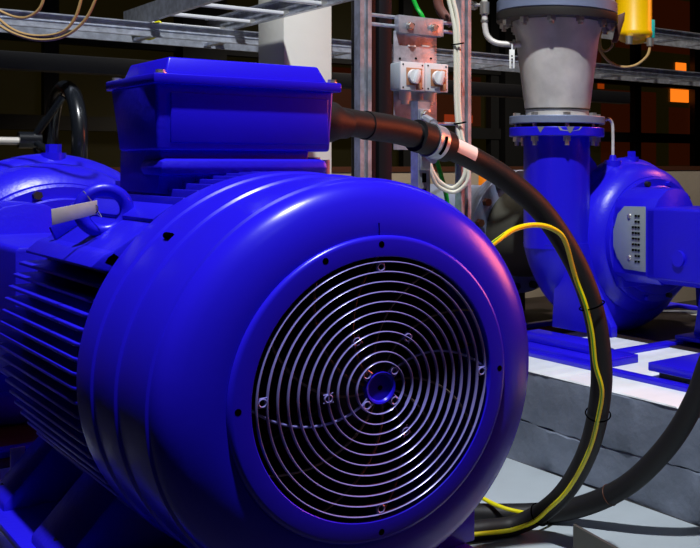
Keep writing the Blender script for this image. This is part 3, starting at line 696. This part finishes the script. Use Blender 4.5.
# yellow-green earth wire along the thick cable
ew = [P(470, 262, 2.35), P(498, 240, 2.42), P(515, 229, 2.50), P(535, 225, 2.58), P(553, 229, 2.64), P(565, 241, 2.68)]
for t in range(72, 163, 6):
    d_ = (cpts[t+1]-cpts[t-1]).normalized(); cam = V((-.80, -1.44, ZA+.355))-cpts[t]; cam.normalize()
    side = d_.cross(cam).normalized()
    k = (t-72)/88
    sh = .016 if k < .25 else (-.002 if k < .65 else -.010)
    # keep on the viewer's side of the cable, drifting from its left to its middle
    on = (cam-d_*cam.dot(d_)).normalized(); th = sh/.0395*1.1
    ew.append(cpts[t]+(on*math.cos(th)+side*math.sin(th))*.0385)
ewp = spline(ew, 6)
for i in range(len(ewp)):
    if ewp[i].z < .012: ewp[i].z = .012
we = tag(empty('earth_wire', ewp[len(ewp)//2]), 'yellow and green earth wire strapped along the arching black cable', 'wire')
MB().tube(ewp, .0068, 12).build('yellow_sheath', 'yg', we)
MB().tube([p+V((-.0052, -.0040, .0030)) for p in ewp[:int(len(ewp)*.62)]], .0020, 8).build('green_stripe', 'gs', we)
tag(MB().tube(spline([P(470, 490, 3.28), P(486, 500, 3.24), P(500, 506.5, 3.2), P(515, 511, 3.18), P(535, 514.5, 3.16), P(550, 516, 3.22)], 8), .0065, 10).build('earth_wire', 'yg'), 'short yellow earth wire lying on the second cable beside the fan cover', 'wire')

# grey steel plate corner standing in the foreground gap
tp = MB(); tpa, tpb, tpc = P(573, 524.5, 2.75), P(640, 562, 2.62), P(573, 600, 2.75)
tp.prism([tpa, tpb, V((tpb.x, tpb.y, .0)), V((tpa.x, tpa.y, 0.0))], (.010, .006, 0), .001)
tag(tp.build('steel_plate', 'plate'), 'dark grey-green upright plate corner at bottom edge between the cables', 'plate')

# fallen items: small cable pair on floor far right behind the pump
tag(MB().tube(spline([A(2.75, 2.55, -.43), A(3.0, 2.3, -.425), A(3.2, 2.1, -.43)], 8), .008, 8).build('loose_pipe', 'galv'), 'thin pale conduit lying behind the far pump foot', 'conduit')

tag(MB().prism([P(478, 215, 5.6), P(478.5, 172, 5.6), P(484, 171, 5.6), P(494, 192, 5.6), P(494, 215, 5.6)], (.05, .06, 0), .004).build('orange_guard', 'yellow2'), 'small orange guard peeking out behind the grey suction flange', 'guard')
tag(MB().tube(spline([P(434, -25, 3.6), P(437, -4, 3.6), P(440, 9, 3.6), P(449, 21, 3.6), P(452, 24, 3.6)], 6), .018, 12, rr=None).build('brown_hose', 'hose'), 'short brown hose end hanging beside the white cables', 'hose')
# ------------------------------------------------------------------ lights and lamps
def area(name, loc, target, size, energy, col):
    l = bpy.data.lights.new(name, 'AREA'); l.shape = 'DISK'; l.size = size; l.energy = energy; l.color = col
    o = bpy.data.objects.new(name, l); C.objects.link(o); o.location = loc
    o.rotation_euler = (V(target)-V(loc)).to_track_quat('-Z', 'Y').to_euler(); return o
def spot(name, loc, target, deg, radius, energy, col, blend=.5):
    l = bpy.data.lights.new(name, 'SPOT'); l.spot_size = math.radians(deg); l.spot_blend = blend; l.shadow_soft_size = radius; l.energy = energy; l.color = col
    o = bpy.data.objects.new(name, l); C.objects.link(o); o.location = loc
    o.rotation_euler = (V(target)-V(loc)).to_track_quat('-Z', 'Y').to_euler(); return o
spot('hall_floodlight', (-.55, -.85, ZA+6.2), (.85, 1.25, .6), 50, .1, 2450, (.93, .96, 1))
area('front_fill', (-.6, -2.6, ZA+3.2), (.6, 1.0, .5), .7, 2, (.85, .9, 1))  # added weak fill from behind the lens, no lamp known there
area('orange_lamp', (4.2, -.7, ZA+1.2), (.3, .2, .85), 1.5, 25, (1, .16, .05)).data.spread = math.radians(70)
spot('orange_pump_lamp', (4.9, 1.9, ZA+2.2), (2.4, 2.15, 1.55), 34, .15, 130, (1, .20, .05))
spot('parapet_fill', (3.6, 2.4, ZA+3.9), (3.7, 4.4, .7), 75, .2, 480, (1, .90, .78))  # added unseen fill, brightens the low wall and tray edges
spot('warm_wall_lamp', (1.7, 3.3, ZA+2.6), (1.9, 4.5, -.1+ZA), 80, .15, 160, (1, .80, .55))
w = bpy.data.worlds.new('hall'); w.use_nodes = True; bpy.context.scene.world = w
w.node_tree.nodes['Background'].inputs['Color'].default_value = (.30, .33, .45, 1)
w.node_tree.nodes['Background'].inputs['Strength'].default_value = .012

# ------------------------------------------------------------------ camera
cam = bpy.data.cameras.new('camera'); co = bpy.data.objects.new('camera', cam); C.objects.link(co)
co.location = (-.80127, -1.44146, ZA+.35526); co.rotation_euler = (PI/2, 0, -.7522)
cam.sensor_width = 36; cam.lens = 36*1005.7/700; cam.shift_x = (350-631.5)/700; cam.shift_y = (164.4-274)/700
cam.clip_start = .05
bpy.context.scene.camera = co
vs_ = bpy.context.scene.view_settings
vs_.view_transform = 'Standard'; vs_.look = 'None'; vs_.exposure = 0; vs_.gamma = 1; vs_.use_curve_mapping = False
